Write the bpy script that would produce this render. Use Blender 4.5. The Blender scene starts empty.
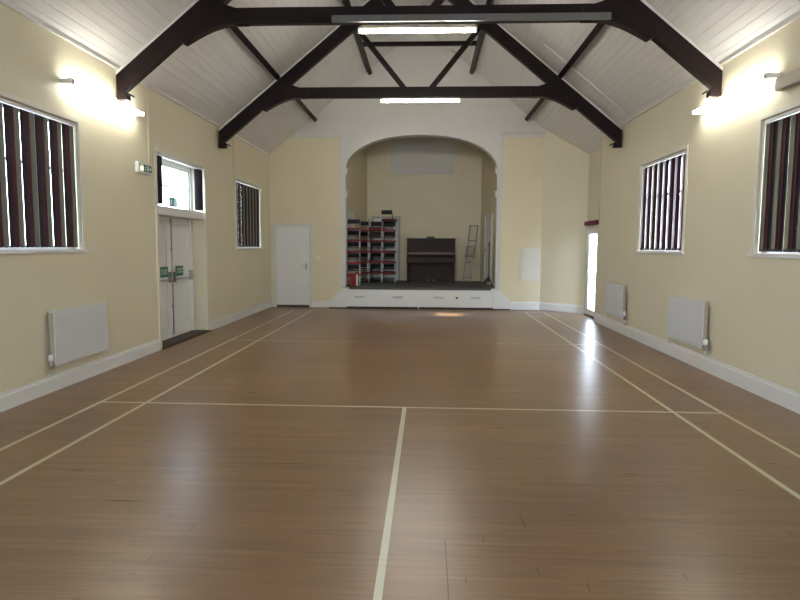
import bpy, bmesh, math, random
from mathutils import Vector, Matrix
random.seed(7)
S = bpy.context.scene
COL = S.collection
PI = math.pi

# ------------------------------------------------------------------ camera
F_PX, PITCH, YAW, ROLL, CAM_H, CAM_X = 597.614, .0897091, -.0449241, .00610083, 1.563676, .2056423
cam = bpy.data.cameras.new('camera')
cam.sensor_fit = 'HORIZONTAL'; cam.sensor_width = 36.0; cam.lens = 36.0 * F_PX / 800.0
cam.clip_start = .05; cam.clip_end = 300
cam_o = bpy.data.objects.new('camera', cam); COL.objects.link(cam_o)
_F = Vector((math.sin(YAW)*math.cos(PITCH), math.cos(YAW)*math.cos(PITCH), -math.sin(PITCH)))
_R = Vector((math.cos(YAW), -math.sin(YAW), 0)); _U = _R.cross(_F)
_R2 = _R*math.cos(ROLL) + _U*math.sin(ROLL); _U2 = -_R*math.sin(ROLL) + _U*math.cos(ROLL)
m = Matrix.Identity(4)
for i in range(3):
    m[i][0] = _R2[i]; m[i][1] = _U2[i]; m[i][2] = -_F[i]
m.translation = Vector((CAM_X, 0, CAM_H))
cam_o.matrix_world = m
S.camera = cam_o

# ------------------------------------------------------------------ light
TUBE_WALL, TUBE_TRUSS = 40.0, 125.0
SKY = 15.0
S.view_settings.view_transform = 'Standard'
S.view_settings.look = 'None'
S.view_settings.gamma = 1.0
S.view_settings.use_curve_mapping = False
S.view_settings.exposure = 0.5
w = bpy.data.worlds.new('sky'); S.world = w; w.use_nodes = True
wn = w.node_tree.nodes; wl = w.node_tree.links
bg = wn['Background']
geo = wn.new('ShaderNodeTexCoord'); sep = wn.new('ShaderNodeSeparateXYZ')
ramp = wn.new('ShaderNodeValToRGB')
wl.new(geo.outputs['Generated'], sep.inputs[0]); wl.new(sep.outputs['Z'], ramp.inputs[0])
ramp.color_ramp.elements[0].position = 0.0; ramp.color_ramp.elements[0].color = (.78, .88, 1, 1)
ramp.color_ramp.elements[1].position = .6; ramp.color_ramp.elements[1].color = (.55, .74, 1, 1)
wl.new(ramp.outputs[0], bg.inputs[0]); bg.inputs[1].default_value = SKY
# low sun from beyond the glazed side door
sun = bpy.data.lights.new('sun', 'SUN'); sun.energy = 18.0; sun.angle = math.radians(1.2); sun.color = (1, .97, .92)
sun_o = bpy.data.objects.new('sun', sun); COL.objects.link(sun_o)
sun_o.rotation_euler = Vector((-1, .06, -.53)).to_track_quat('-Z', 'Y').to_euler()

# ------------------------------------------------------------------ materials
def new_mat(name):
    mt = bpy.data.materials.new(name); mt.use_nodes = True
    return mt, mt.node_tree.nodes, mt.node_tree.links, mt.node_tree.nodes['Principled BSDF']

def mat(name, col, rough=.5, metal=0., noise=0., nscale=8., bump=0., coat=0., spec=.5, trans=0., stretch=None):
    mt, n, l, b = new_mat(name)
    b.inputs['Base Color'].default_value = (*col, 1); b.inputs['Roughness'].default_value = rough
    b.inputs['Metallic'].default_value = metal; b.inputs['Coat Weight'].default_value = coat
    b.inputs['Specular IOR Level'].default_value = spec
    tc = n.new('ShaderNodeTexCoord'); mp = n.new('ShaderNodeMapping'); nz = n.new('ShaderNodeTexNoise')
    l.new(tc.outputs['Object'], mp.inputs[0]); l.new(mp.outputs[0], nz.inputs['Vector'])
    if stretch: mp.inputs['Scale'].default_value = stretch
    nz.inputs['Scale'].default_value = nscale; nz.inputs['Detail'].default_value = 5
    if noise:
        mx = n.new('ShaderNodeMix'); mx.data_type = 'RGBA'
        mx.inputs[6].default_value = (*[max(0, c*(1-noise)) for c in col], 1)
        mx.inputs[7].default_value = (*[min(1, c*(1+noise)) for c in col], 1)
        l.new(nz.outputs[0], mx.inputs[0]); l.new(mx.outputs[2], b.inputs['Base Color'])
    if bump:
        bp = n.new('ShaderNodeBump'); bp.inputs['Strength'].default_value = bump; bp.inputs['Distance'].default_value = .01
        l.new(nz.outputs[0], bp.inputs['Height']); l.new(bp.outputs[0], b.inputs['Normal'])
    return mt

CREAM = mat('cream_wall_paint', (.70, .635, .46), .55, noise=.04, nscale=1.2, bump=.15)
CREAM_FAR = mat('cream_wall_paint_far_light', (.71, .625, .43), .55, noise=.05, nscale=1.2, bump=.15)  # same cream paint, retinted to put far-end light into the colour
WHITE = mat('white_gloss_paint', (.74, .73, .70), .35, noise=.03, nscale=4)
PLASTER = mat('white_plaster', (.66, .63, .585), .7, noise=.04, nscale=1.5, bump=.1)
DARK = mat('dark_brown_stain', (.011, .005, .0048), .45, noise=.5, nscale=6, bump=.15, spec=.2)
RADW = mat('radiator_enamel', (.66, .655, .64), .35)
METAL = mat('brushed_steel', (.45, .44, .42), .35, metal=.9)
GREY = mat('grey_metal_tray', (.12, .12, .115), .4)
BLACK = mat('black_metal', (.02, .02, .022), .4)
STAGEC = mat('grey_stage_carpet', (.085, .083, .085), .9, noise=.25, nscale=60, bump=.3)
GREEN = mat('sign_green', (.01, .16, .09), .4)
SIGNW = mat('sign_white', (.85, .87, .85), .4)
MAROON = mat('burgundy_fabric', (.115, .018, .028), .8, noise=.2, nscale=40)
RED = mat('red_upholstery', (.24, .012, .016), .75, noise=.2, nscale=30)
NAVY = mat('black_fabric', (.018, .018, .022), .8)
CHROME = mat('pale_tube', (.70, .70, .72), .3, metal=.2)
PIANO = mat('piano_walnut', (.030, .015, .011), .55, noise=.45, nscale=5, stretch=(1, 1, 6), spec=.3)
PIANOL = mat('piano_rail_wood', (.14, .085, .055), .4)
MAT_SILL = mat('dark_timber_threshold', (.05, .028, .02), .6, noise=.3, nscale=20)
BOXW = mat('beige_timber_box', (.42, .36, .27), .5, noise=.1, nscale=6)
BOXL = mat('light_box_paint', (.50, .44, .34), .5)
LADM = mat('dull_grey_metal', (.20, .19, .18), .45, metal=.3)
CUPW = mat('cupboard_paint', (.70, .67, .61), .5)
ARCH = mat('off_white_trim', (.70, .665, .55), .45)
BRASS = mat('brass', (.4, .3, .12), .35, metal=1)
GROUND = mat('concrete_ground', (.35, .34, .31), .9, noise=.2, nscale=2)
EXTW = mat('outside_render', (.6, .58, .55), .9, noise=.1, nscale=2)

def fabric(name, col, tr=.35):
    mt, n, l, b = new_mat(name)
    b.inputs['Base Color'].default_value = (*col, 1); b.inputs['Roughness'].default_value = .8
    t = n.new('ShaderNodeBsdfTranslucent'); t.inputs[0].default_value = (*col, 1)
    mx = n.new('ShaderNodeMixShader'); mx.inputs[0].default_value = tr
    wv = n.new('ShaderNodeTexNoise'); wv.inputs['Scale'].default_value = 150
    bp = n.new('ShaderNodeBump'); bp.inputs['Strength'].default_value = .1
    l.new(wv.outputs[0], bp.inputs['Height']); l.new(bp.outputs[0], b.inputs['Normal'])
    o = n['Material Output']
    l.new(b.outputs[0], mx.inputs[1]); l.new(t.outputs[0], mx.inputs[2]); l.new(mx.outputs[0], o.inputs[0])
    return mt
SLAT_R = fabric('burgundy_blind_fabric', (.06, .010, .017), .12)
SLAT_B = fabric('beige_blind_fabric', (.20, .195, .155), .3)
SLAT_W = fabric('beige_blind_fabric_backlit_tone', (.42, .39, .42), .38)  # paler copy of the beige, daylight from behind put into the colour
SLAT_K = fabric('shaded_plum_blind_fabric', (.012, .006, .012), .1)  # near-black plum, shade on the slats put into a third slat colour

def glass():
    mt, n, l, b = new_mat('window_glass')
    n.remove(b)
    tr = n.new('ShaderNodeBsdfTransparent'); gl = n.new('ShaderNodeBsdfGlossy'); gl.inputs['Roughness'].default_value = .02
    lw = n.new('ShaderNodeLayerWeight'); lw.inputs[0].default_value = .5
    pw = n.new('ShaderNodeMath'); pw.operation = 'POWER'; l.new(lw.outputs['Facing'], pw.inputs[0]); pw.inputs[1].default_value = 5
    fr = n.new('ShaderNodeMath'); fr.operation = 'MULTIPLY_ADD'; l.new(pw.outputs[0], fr.inputs[0]); fr.inputs[1].default_value = .5; fr.inputs[2].default_value = .03
    mx = n.new('ShaderNodeMixShader')
    l.new(fr.outputs[0], mx.inputs[0]); l.new(tr.outputs[0], mx.inputs[1]); l.new(gl.outputs[0], mx.inputs[2])
    l.new(mx.outputs[0], n['Material Output'].inputs[0])
    return mt
GLASS = glass()

def emit(name, col, s):
    mt, n, l, b = new_mat(name)
    b.inputs['Base Color'].default_value = (.9, .9, .9, 1)
    b.inputs['Emission Color'].default_value = (*col, 1); b.inputs['Emission Strength'].default_value = s
    return mt
TUBE_W = emit('lit_wall_tube', (1, .98, .90), TUBE_WALL)
TUBE_T = emit('lit_truss_tube', (1, .98, .90), TUBE_TRUSS)
LED = emit('green_lamp', (.9, 1, .35), 6.0)

def ceiling_mat():
    mt, n, l, b = new_mat('white_boarded_ceiling')
    tc = n.new('ShaderNodeTexCoord'); sp = n.new('ShaderNodeSeparateXYZ'); l.new(tc.outputs['Object'], sp.inputs[0])
    ab = n.new('ShaderNodeMath'); ab.operation = 'ABSOLUTE'; l.new(sp.outputs['X'], ab.inputs[0])
    dv = n.new('ShaderNodeMath'); dv.operation = 'DIVIDE'; l.new(ab.outputs[0], dv.inputs[0]); dv.inputs[1].default_value = .088
    fr = n.new('ShaderNodeMath'); fr.operation = 'FRACT'; l.new(dv.outputs[0], fr.inputs[0])
    pp = n.new('ShaderNodeMath'); pp.operation = 'PINGPONG'; l.new(dv.outputs[0], pp.inputs[0]); pp.inputs[1].default_value = .5
    mr = n.new('ShaderNodeMapRange'); l.new(pp.outputs[0], mr.inputs[0])
    mr.inputs['From Min'].default_value = .0; mr.inputs['From Max'].default_value = .04
    bp = n.new('ShaderNodeBump'); bp.inputs['Strength'].default_value = .6; bp.inputs['Distance'].default_value = .008
    l.new(mr.outputs[0], bp.inputs['Height']); l.new(bp.outputs[0], b.inputs['Normal'])
    mp = n.new('ShaderNodeMapping'); mp.inputs['Scale'].default_value = (14, .6, 14); l.new(tc.outputs['Object'], mp.inputs[0])
    nz = n.new('ShaderNodeTexNoise'); nz.inputs['Scale'].default_value = 1.5; nz.inputs['Detail'].default_value = 6; l.new(mp.outputs[0], nz.inputs['Vector'])
    mx = n.new('ShaderNodeMix'); mx.data_type = 'RGBA'; l.new(nz.outputs[0], mx.inputs[0])
    mx.inputs[6].default_value = (.60, .58, .55, 1); mx.inputs[7].default_value = (.76, .74, .71, 1)
    m2 = n.new('ShaderNodeMix'); m2.data_type = 'RGBA'; l.new(mr.outputs[0], m2.inputs[0])
    m2.inputs[6].default_value = (.50, .48, .45, 1); l.new(mx.outputs[2], m2.inputs[7])
    l.new(m2.outputs[2], b.inputs['Base Color']); b.inputs['Roughness'].default_value = .5
    return mt
CEIL = ceiling_mat()

YS = 5.705          # near service line
YF, YB = YS + 3.96, YS + 3.96 + 4.72
CRACKS = [(.313, .320, 2.50, 3.08), (.765, .772, 3.22, 3.44), (.52, .526, 3.06, 3.13), (.755, .761, 2.76, 2.83), (.962, .968, 2.63, 2.70), (-1.17, -1.164, 2.74, 2.85), (-1.09, -1.084, 3.1, 3.17), (-1.72, -1.70, 4.19, 4.22), (-1.274, -1.268, 3.24, 3.30), (1.16, 1.22, 4.12, 4.128), (.40, .405, 2.66, 2.72), (1.7, 1.76, 3.0, 3.006), (1.45, 1.456, 2.75, 2.81), (-.4, -.33, 2.9, 2.905), (1.28, 1.34, 3.63, 3.637)]
def floor_mat():
    mt, n, l, b = new_mat('narrow_strip_wood_floor_with_court_lines')
    def M(op, a, c=None, d=None):
        x = n.new('ShaderNodeMath'); x.operation = op
        for i, v in enumerate((a, c, d)):
            if v is None: continue
            if isinstance(v, (int, float)): x.inputs[i].default_value = v
            else: l.new(v, x.inputs[i])
        return x.outputs[0]
    tc = n.new('ShaderNodeTexCoord'); sp = n.new('ShaderNodeSeparateXYZ'); l.new(tc.outputs['Object'], sp.inputs[0])
    X, Y = sp.outputs['X'], sp.outputs['Y']
    br = n.new('ShaderNodeTexBrick'); l.new(tc.outputs['Object'], br.inputs['Vector'])
    br.offset = .37; br.inputs['Scale'].default_value = 1
    br.inputs['Brick Width'].default_value = 1.35; br.inputs['Row Height'].default_value = .062
    br.inputs['Mortar Size'].default_value = .0011; br.inputs['Mortar Smooth'].default_value = .3
    br.inputs['Color1'].default_value = (.196, .103, .045, 1); br.inputs['Color2'].default_value = (.244, .134, .062, 1)
    br.inputs['Mortar'].default_value = (.15, .08, .04, 1)
    mp = n.new('ShaderNodeMapping'); mp.inputs['Scale'].default_value = (1.3, 22, 1); l.new(tc.outputs['Object'], mp.inputs[0])
    nz = n.new('ShaderNodeTexNoise'); nz.inputs['Scale'].default_value = 1.6; nz.inputs['Detail'].default_value = 8; l.new(mp.outputs[0], nz.inputs['Vector'])
    g = n.new('ShaderNodeMapRange'); l.new(nz.outputs[0], g.inputs[0]); g.inputs['From Min'].default_value = .3; g.inputs['From Max'].default_value = .7
    g.inputs['To Min'].default_value = .80; g.inputs['To Max'].default_value = 1.16
    nw = n.new('ShaderNodeTexNoise'); nw.inputs['Scale'].default_value = .55; nw.inputs['Detail'].default_value = 4; l.new(tc.outputs['Object'], nw.inputs['Vector'])
    gw = n.new('ShaderNodeMapRange'); l.new(nw.outputs[0], gw.inputs[0]); gw.inputs['From Min'].default_value = .3; gw.inputs['From Max'].default_value = .7
    gw.inputs['To Min'].default_value = .84; gw.inputs['To Max'].default_value = 1.12
    k = M('MULTIPLY', g.outputs[0], gw.outputs[0])
    vm = n.new('ShaderNodeVectorMath'); vm.operation = 'SCALE'; l.new(br.outputs['Color'], vm.inputs[0]); l.new(k, vm.inputs['Scale'])
    # scuffs: sparse dark short marks
    vo = n.new('ShaderNodeTexNoise'); mp2 = n.new('ShaderNodeMapping'); mp2.inputs['Scale'].default_value = (9, 4, 1); l.new(tc.outputs['Object'], mp2.inputs[0])
    l.new(mp2.outputs[0], vo.inputs['Vector']); vo.inputs['Scale'].default_value = 2.2; vo.inputs['Detail'].default_value = 3
    sc = n.new('ShaderNodeMapRange'); l.new(vo.outputs[0], sc.inputs[0]); sc.inputs['From Min'].default_value = .70; sc.inputs['From Max'].default_value = .76
    mxs = n.new('ShaderNodeMix'); mxs.data_type = 'RGBA'; l.new(M('MULTIPLY', sc.outputs[0], .6), mxs.inputs[0]); l.new(vm.outputs[0], mxs.inputs[6]); mxs.inputs[7].default_value = (.05, .03, .02, 1)
    # open cracks and short board-end gaps
    for x0, x1, y0, y1 in CRACKS:
        a = M('LESS_THAN', M('ABSOLUTE', M('SUBTRACT', X, (x0+x1)/2)), (x1-x0)/2); c = M('LESS_THAN', M('ABSOLUTE', M('SUBTRACT', Y, (y0+y1)/2)), (y1-y0)/2)
        m3 = n.new('ShaderNodeMix'); m3.data_type = 'RGBA'; l.new(M('MULTIPLY', M('MULTIPLY', a, c), .75), m3.inputs[0]); l.new(mxs.outputs[2], m3.inputs[6]); m3.inputs[7].default_value = (.035, .02, .012, 1); mxs = m3
    # painted court lines
    masks = []
    def rect(x0, x1, y0, y1):
        a = M('LESS_THAN', M('ABSOLUTE', M('SUBTRACT', X, (x0+x1)/2)), (x1-x0)/2)
        c = M('LESS_THAN', M('ABSOLUTE', M('SUBTRACT', Y, (y0+y1)/2)), (y1-y0)/2)
        masks.append(M('MULTIPLY', a, c))
    h = .02; y0 = YS - 4.72
    for x in (-3.03, 3.03, -2.57, 2.57): rect(x-h, x+h, y0, YB)
    for y in (YS, YF, YB, YB-.74, y0): rect(-3.03, 3.03, y-h, y+h)
    rect(-h, h, y0, YS)
    mk = masks[0]
    for q in masks[1:]: mk = M('MAXIMUM', mk, q)
    wear = n.new('ShaderNodeMapRange'); l.new(nz.outputs[0], wear.inputs[0]); wear.inputs['From Min'].default_value = .2; wear.inputs['From Max'].default_value = .42
    wear.inputs['To Min'].default_value = .55; wear.inputs['To Max'].default_value = .92
    # the far end's cross lines are worn thin
    far = M('LESS_THAN', Y, YF - .1)
    farw = M('ADD', M('MULTIPLY', far, .55), .45)
    xin = M('LESS_THAN', M('ABSOLUTE', X), 2.5)
    keep = M('MAXIMUM', farw, M('SUBTRACT', 1.0, xin))
    fac = M('MULTIPLY', M('MULTIPLY', mk, wear.outputs[0]), keep)
    mx = n.new('ShaderNodeMix'); mx.data_type = 'RGBA'; l.new(fac, mx.inputs[0]); l.new(mxs.outputs[2], mx.inputs[6]); mx.inputs[7].default_value = (.60, .56, .40, 1)
    l.new(mx.outputs[2], b.inputs['Base Color'])
    rr = n.new('ShaderNodeMapRange'); l.new(nz.outputs[0], rr.inputs[0]); rr.inputs['To Min'].default_value = .24; rr.inputs['To Max'].default_value = .36
    l.new(rr.outputs[0], b.inputs['Roughness'])
    bp = n.new('ShaderNodeBump'); bp.inputs['Strength'].default_value = .08; bp.inputs['Distance'].default_value = .002
    ht = M('SUBTRACT', nz.outputs[0], M('MULTIPLY', br.outputs['Fac'], 1.0))
    l.new(ht, bp.inputs['Height']); l.new(bp.outputs[0], b.inputs['Normal'])
    b.inputs['Specular IOR Level'].default_value = .55
    return mt
FLOOR = floor_mat()

# ------------------------------------------------------------------ mesh helpers
class MB:
    def __init__(s): s.v = []; s.f = []; s.mi = []; s.sm = []
    def face(s, idx, mi=0, sm=False): s.f.append(tuple(idx)); s.mi.append(mi); s.sm.append(sm)
    def box(s, x0, x1, y0, y1, z0, z1, mi=0, M=None):
        b = len(s.v)
        for z in (z0, z1):
            for x, y in ((x0, y0), (x1, y0), (x1, y1), (x0, y1)):
                p = Vector((x, y, z)); s.v.append(M @ p if M else p)
        for q in ((3, 2, 1, 0), (4, 5, 6, 7), (0, 1, 5, 4), (1, 2, 6, 5), (2, 3, 7, 6), (3, 0, 4, 7)):
            s.face([b+i for i in q], mi)
        return s
    def tube(s, pts, r, n=10, mi=0, cap=True):
        pts = [Vector(p) for p in pts]; rings = []
        for i, p in enumerate(pts):
            d = (pts[min(i+1, len(pts)-1)] - pts[max(i-1, 0)]).normalized()
            a = d.cross(Vector((0, 0, 1)))
            if a.length < .05: a = d.cross(Vector((0, 1, 0)))
            a.normalize(); c = d.cross(a).normalized()
            rr = r[i] if isinstance(r, (list, tuple)) else r
            b = len(s.v)
            for k in range(n):
                t = 2*PI*k/n; s.v.append(p + a*rr*math.cos(t) + c*rr*math.sin(t))
            rings.append(b)
        for u, v in zip(rings, rings[1:]):
            for k in range(n):
                s.face((u+k, u+(k+1) % n, v+(k+1) % n, v+k), mi, True)
        if cap:
            s.face([rings[0]+k for k in range(n)][::-1], mi); s.face([rings[-1]+k for k in range(n)], mi)
        return s
    def prism(s, poly, a0, a1, axis='Y', mi=0):
        """poly: list of 2D points; axis Y -> (x,z), X -> (y,z), Z -> (x,y)"""
        def P(p, a):
            return Vector((p[0], a, p[1])) if axis == 'Y' else Vector((a, p[0], p[1])) if axis == 'X' else Vector((p[0], p[1], a))
        b = len(s.v); n = len(poly)
        for a in (a0, a1):
            for p in poly: s.v.append(P(p, a))
        s.face(range(b, b+n), mi); s.face(list(range(b+n, b+2*n))[::-1], mi)
        for i in range(n):
            j = (i+1) % n; s.face((b+i, b+n+i, b+n+j, b+j), mi)
        return s
    def bar(s, p, q, wd, th, up=(0, 1, 0), mi=0):
        p = Vector(p); q = Vector(q); d = (q-p).normalized(); u = Vector(up); u = (u - d*u.dot(d)).normalized(); v = d.cross(u)
        b = len(s.v)
        for c in (p, q):
            for i, j in ((-1, -1), (1, -1), (1, 1), (-1, 1)): s.v.append(c + v*wd/2*i + u*th/2*j)
        for k in ((0, 1, 2, 3), (7, 6, 5, 4), (0, 4, 5, 1), (1, 5, 6, 2), (2, 6, 7, 3), (3, 7, 4, 0)): s.face([b+i for i in k], mi)
        return s
    def build(s, name, mats, parent=None, bevel=0., loc=None):
        me = bpy.data.meshes.new(name)
        me.from_pydata([tuple(v) for v in s.v], [], s.f)
        for mm in (mats if isinstance(mats, (list, tuple)) else [mats]): me.materials.append(mm)
        for p, mi, sm in zip(me.polygons, s.mi, s.sm): p.material_index = mi; p.use_smooth = sm
        bm = bmesh.new(); bm.from_mesh(me); bmesh.ops.recalc_face_normals(bm, faces=bm.faces); bm.to_mesh(me); bm.free()
        o = bpy.data.objects.new(name, me); COL.objects.link(o)
        if loc: o.location = loc
        if parent: o.parent = parent
        if bevel:
            md = o.modifiers.new('bevel', 'BEVEL'); md.width = bevel; md.segments = 2; md.limit_method = 'ANGLE'; md.angle_limit = math.radians(40)
        return o

def tag(o, label=None, cat=None, group=None, kind=None):
    for k, v in (('label', label), ('category', cat), ('group', group), ('kind', kind)):
        if v: o[k] = v
    return o
def empty(name, loc=(0, 0, 0), rz=0., **k):
    o = bpy.data.objects.new(name, None); COL.objects.link(o); o.location = loc; o.rotation_euler = (0, 0, rz)
    o.empty_display_size = .1
    return tag(o, **k)
def kids(o): return [c for c in COL.objects if c.parent == o]
def copy_tree(o, parent=None):
    ch = kids(o); c = o.copy(); COL.objects.link(c); c.parent = parent
    for k in ch: copy_tree(k, c)
    return c
def struct(o, label=None, cat=None): return tag(o, label, cat, kind='structure')

def text_mesh(body, size, material, parent, mtx, name='lettering', align='CENTER'):
    cu = bpy.data.curves.new(name, 'FONT'); cu.body = body; cu.size = size; cu.align_x = align; cu.align_y = 'CENTER'; cu.extrude = .0006
    cu.space_line = .95
    t = bpy.data.objects.new(name + '_src', cu); COL.objects.link(t)
    bpy.context.view_layer.update()
    me = bpy.data.meshes.new_from_object(t.evaluated_get(bpy.context.evaluated_depsgraph_get()))
    bpy.data.objects.remove(t); bpy.data.curves.remove(cu)
    me.name = name; me.materials.clear(); me.materials.append(material)
    me.transform(mtx)
    o = bpy.data.objects.new(name, me); COL.objects.link(o); o.parent = parent
    return o

# ------------------------------------------------------------------ setting
W = 3.77; EAVE = 3.82; SL = .82; GY = 15.05; BACK = -3.6
def roof(x): return EAVE + SL*(W - abs(x))
XR = 3.92           # the bay with the glazed door

fl = MB()
fl.box(-W-.3, W+.3, BACK-.2, GY+.1, -.2, 0)
struct(fl.build('floor', FLOOR), 'varnished narrow strip wood floor marked with cream court lines', 'floor')

ce = MB()
for s_ in (-1, 1):
    ce.prism([(0, roof(0)), (s_*4.15, roof(4.15)), (s_*4.15, roof(4.15)+.15), (0, roof(0)+.15)], BACK-.2, GY+.3)
struct(ce.build('ceiling', CEIL), 'white boarded ceiling sloping up to the ridge', 'ceiling')

def grid_wall(name, axis_at, y0, y1, z0, z1, holes, side, material, thick=.3):
    """wall in the plane X=axis_at, thickness outwards; holes = [(y0,y1,z0,z1)]"""
    ys = sorted({y0, y1, *[h[0] for h in holes], *[h[1] for h in holes]}); zs = sorted({z0, z1, *[h[2] for h in holes], *[h[3] for h in holes]})
    def solid(i, j):
        if i < 0 or j < 0 or i >= len(ys)-1 or j >= len(zs)-1: return False
        cy = (ys[i]+ys[i+1])/2; cz = (zs[j]+zs[j+1])/2
        return not any(h[0] < cy < h[1] and h[2] < cz < h[3] for h in holes)
    mb = MB(); xi = axis_at; xo = axis_at + side*thick
    def q(*p):
        b = len(mb.v); mb.v.extend(Vector(k) for k in p); mb.face(range(b, b+4))
    for i in range(len(ys)-1):
        for j in range(len(zs)-1):
            if not solid(i, j): continue
            a, b, c, d = ys[i], ys[i+1], zs[j], zs[j+1]
            for x in (xi, xo): q((x, a, c), (x, b, c), (x, b, d), (x, a, d))
            if not solid(i-1, j): q((xi, a, c), (xo, a, c), (xo, a, d), (xi, a, d))
            if not solid(i+1, j): q((xi, b, c), (xo, b, c), (xo, b, d), (xi, b, d))
            if not solid(i, j-1): q((xi, a, c), (xi, b, c), (xo, b, c), (xo, a, c))
            if not solid(i, j+1): q((xi, a, d), (xi, b, d), (xo, b, d), (xo, a, d))
    me = mb.build(name, material)
    return me

WZ0, WZ1 = 1.50, 2.93
L1 = (4.90, 6.74); L2 = (12.35, 14.24); R1 = (8.56, 10.36); R2 = (4.90, 6.70)
DL = (8.70, 10.58)
struct(grid_wall('wall_left', -W, BACK, GY, 0, roof(W)+.02, [(*L1, WZ0, WZ1), (*L2, WZ0, WZ1), (*DL, 0, 2.92), (.2, 2.0, WZ0, WZ1)], -1, CREAM), 'cream painted long wall on the left', 'wall')
wr = grid_wall('wall_right', W, BACK, 12.75, 0, roof(W)+.02, [(*R1, WZ0, WZ1), (*R2, WZ0, WZ1), (1.2, 3.0, WZ0, WZ1)], 1, CREAM)
struct(wr, 'cream painted long wall on the right', 'wall')
# recessed bay with the glazed door and the angled corner
D3 = (13.14, 14.05); D3Z = 2.02
bay = grid_wall('wall_right_bay', XR, 12.75, 14.2, 0, roof(XR)+.02, [(*D3, 0, D3Z)], 1, CREAM, thick=.05)
struct(bay, 'short cream wall bay set back around the glazed door', 'wall')
an = MB()
A = Vector((XR, 14.2, 0)); B = Vector((3.03, GY, 0)); nrm = Vector((B.y-A.y, -(B.x-A.x), 0)).normalized()
b = 0
for off in (0, .2):
    for p in (A, B):
        pt = p + nrm*off
        an.v.append(Vector((pt.x, pt.y, 0))); an.v.append(Vector((pt.x, pt.y, roof(p.x)+.02)))
an.face((0, 2, 3, 1)); an.face((4, 5, 7, 6)); an.face((0, 1, 5, 4)); an.face((2, 6, 7, 3)); an.face((1, 3, 7, 5)); an.face((0, 4, 6, 2))
struct(an.build('wall_angled_corner', CREAM), 'cream wall cutting across the far right corner', 'wall')

# end wall with the stage arch
AW, AX0, AZ0, AZ1 = 1.885, .03, 3.42, 4.30
def arch(x):
    t = min(1, abs(x-AX0)/AW)
    return AZ0 + (AZ1-AZ0)*(1 - t**2.25)**(1/2.1)
gw = MB(); TH = .28
def gq(x0, x1, za0, za1, zb0, zb1, mi):   # trapezoid column from bottom za to top zb
    for y in (GY, GY+TH):
        b = len(gw.v); gw.v.extend([Vector((x0, y, za0)), Vector((x1, y, za1)), Vector((x1, y, zb1)), Vector((x0, y, zb0))]); gw.face(range(b, b+4), mi)
ZT = 4.29
xl, xr = AX0-AW, AX0+AW
zcut = W - (ZT-EAVE)/SL
for s_ in (-1, 1):
    gq(s_*zcut, s_*W, 0, 0, ZT, roof(W), 0)
gq(-zcut, -1.985, 0, 0, ZT, ZT, 0); gq(2.03, zcut, 0, 0, ZT, ZT, 0)
gq(-zcut, -1.985, ZT, ZT, roof(zcut), roof(1.985), 1); gq(2.03, zcut, ZT, ZT, roof(2.03), roof(zcut), 1)
gq(-1.985, xl, 0, 0, roof(1.985), roof(xl), 1); gq(xr, 2.03, 0, 0, roof(xr), roof(2.03), 1)
N = 64; xs = [AX0 - AW*math.cos(PI*i/N) for i in range(N+1)]
xs = sorted(xs + [0.0])
for x0, x1 in zip(xs, xs[1:]):
    gq(x0, x1, arch(x0), arch(x1), roof(x0), roof(x1), 1)
    b = len(gw.v); gw.v.extend([Vector((x0, GY, arch(x0))), Vector((x1, GY, arch(x1))), Vector((x1, GY+TH, arch(x1))), Vector((x0, GY+TH, arch(x0)))]); gw.face(range(b, b+4), 1, True)
for x in (xl, xr):
    b = len(gw.v); gw.v.extend([Vector((x, GY, 0)), Vector((x, GY+TH, 0)), Vector((x, GY+TH, AZ0)), Vector((x, GY, AZ0))]); gw.face(range(b, b+4), 1)
struct(gw.build('wall_far', [CREAM_FAR, PLASTER]), 'end wall with arched stage opening, cream below and white above', 'wall')
bk = MB(); holes = [(-2.9, -.5), (.5, 2.9)]; bz0, bz1 = 1.2, 2.9
cuts = [-4.1, -2.9, -.5, 0, .5, 2.9, 4.1]
for x0, x1 in zip(cuts, cuts[1:]):
    if (x0, x1) in holes:
        bk.box(x0, x1, BACK-.2, BACK, 0, bz0); bk.prism([(x0, bz1), (x1, bz1), (x1, roof(x1)), (x0, roof(x0))], BACK-.2, BACK)
    else: bk.prism([(x0, 0), (x1, 0), (x1, roof(x1)), (x0, roof(x0))], BACK-.2, BACK)
for i, (x0, x1) in enumerate(holes):
    rt = empty('window_%d' % (7+i), ((x0+x1)/2, BACK, bz0)); struct(rt, 'large unseen window added for daylight behind the viewer, %s' % ('left', 'right')[i], 'window')  # both rear windows are added out of view to let daylight in
    f = MB(); hx = (x1-x0)/2
    for a, c in ((-hx, -hx+.06), (-.03, .03), (hx-.06, hx)): f.box(a, c, -.14, -.08, 0, bz1-bz0)
    for a, c in ((0, .06), (1.1, 1.15), (bz1-bz0-.06, bz1-bz0)): f.box(-hx, hx, -.14, -.08, a, c)
    f.build('window_frame', WHITE, rt)
    f = MB(); f.box(-hx+.03, hx-.03, -.112, -.108, .03, bz1-bz0-.03); f.build('pane', GLASS, rt)
struct(bk.build('wall_back', CREAM), 'cream wall behind the viewer', 'wall')

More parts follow.
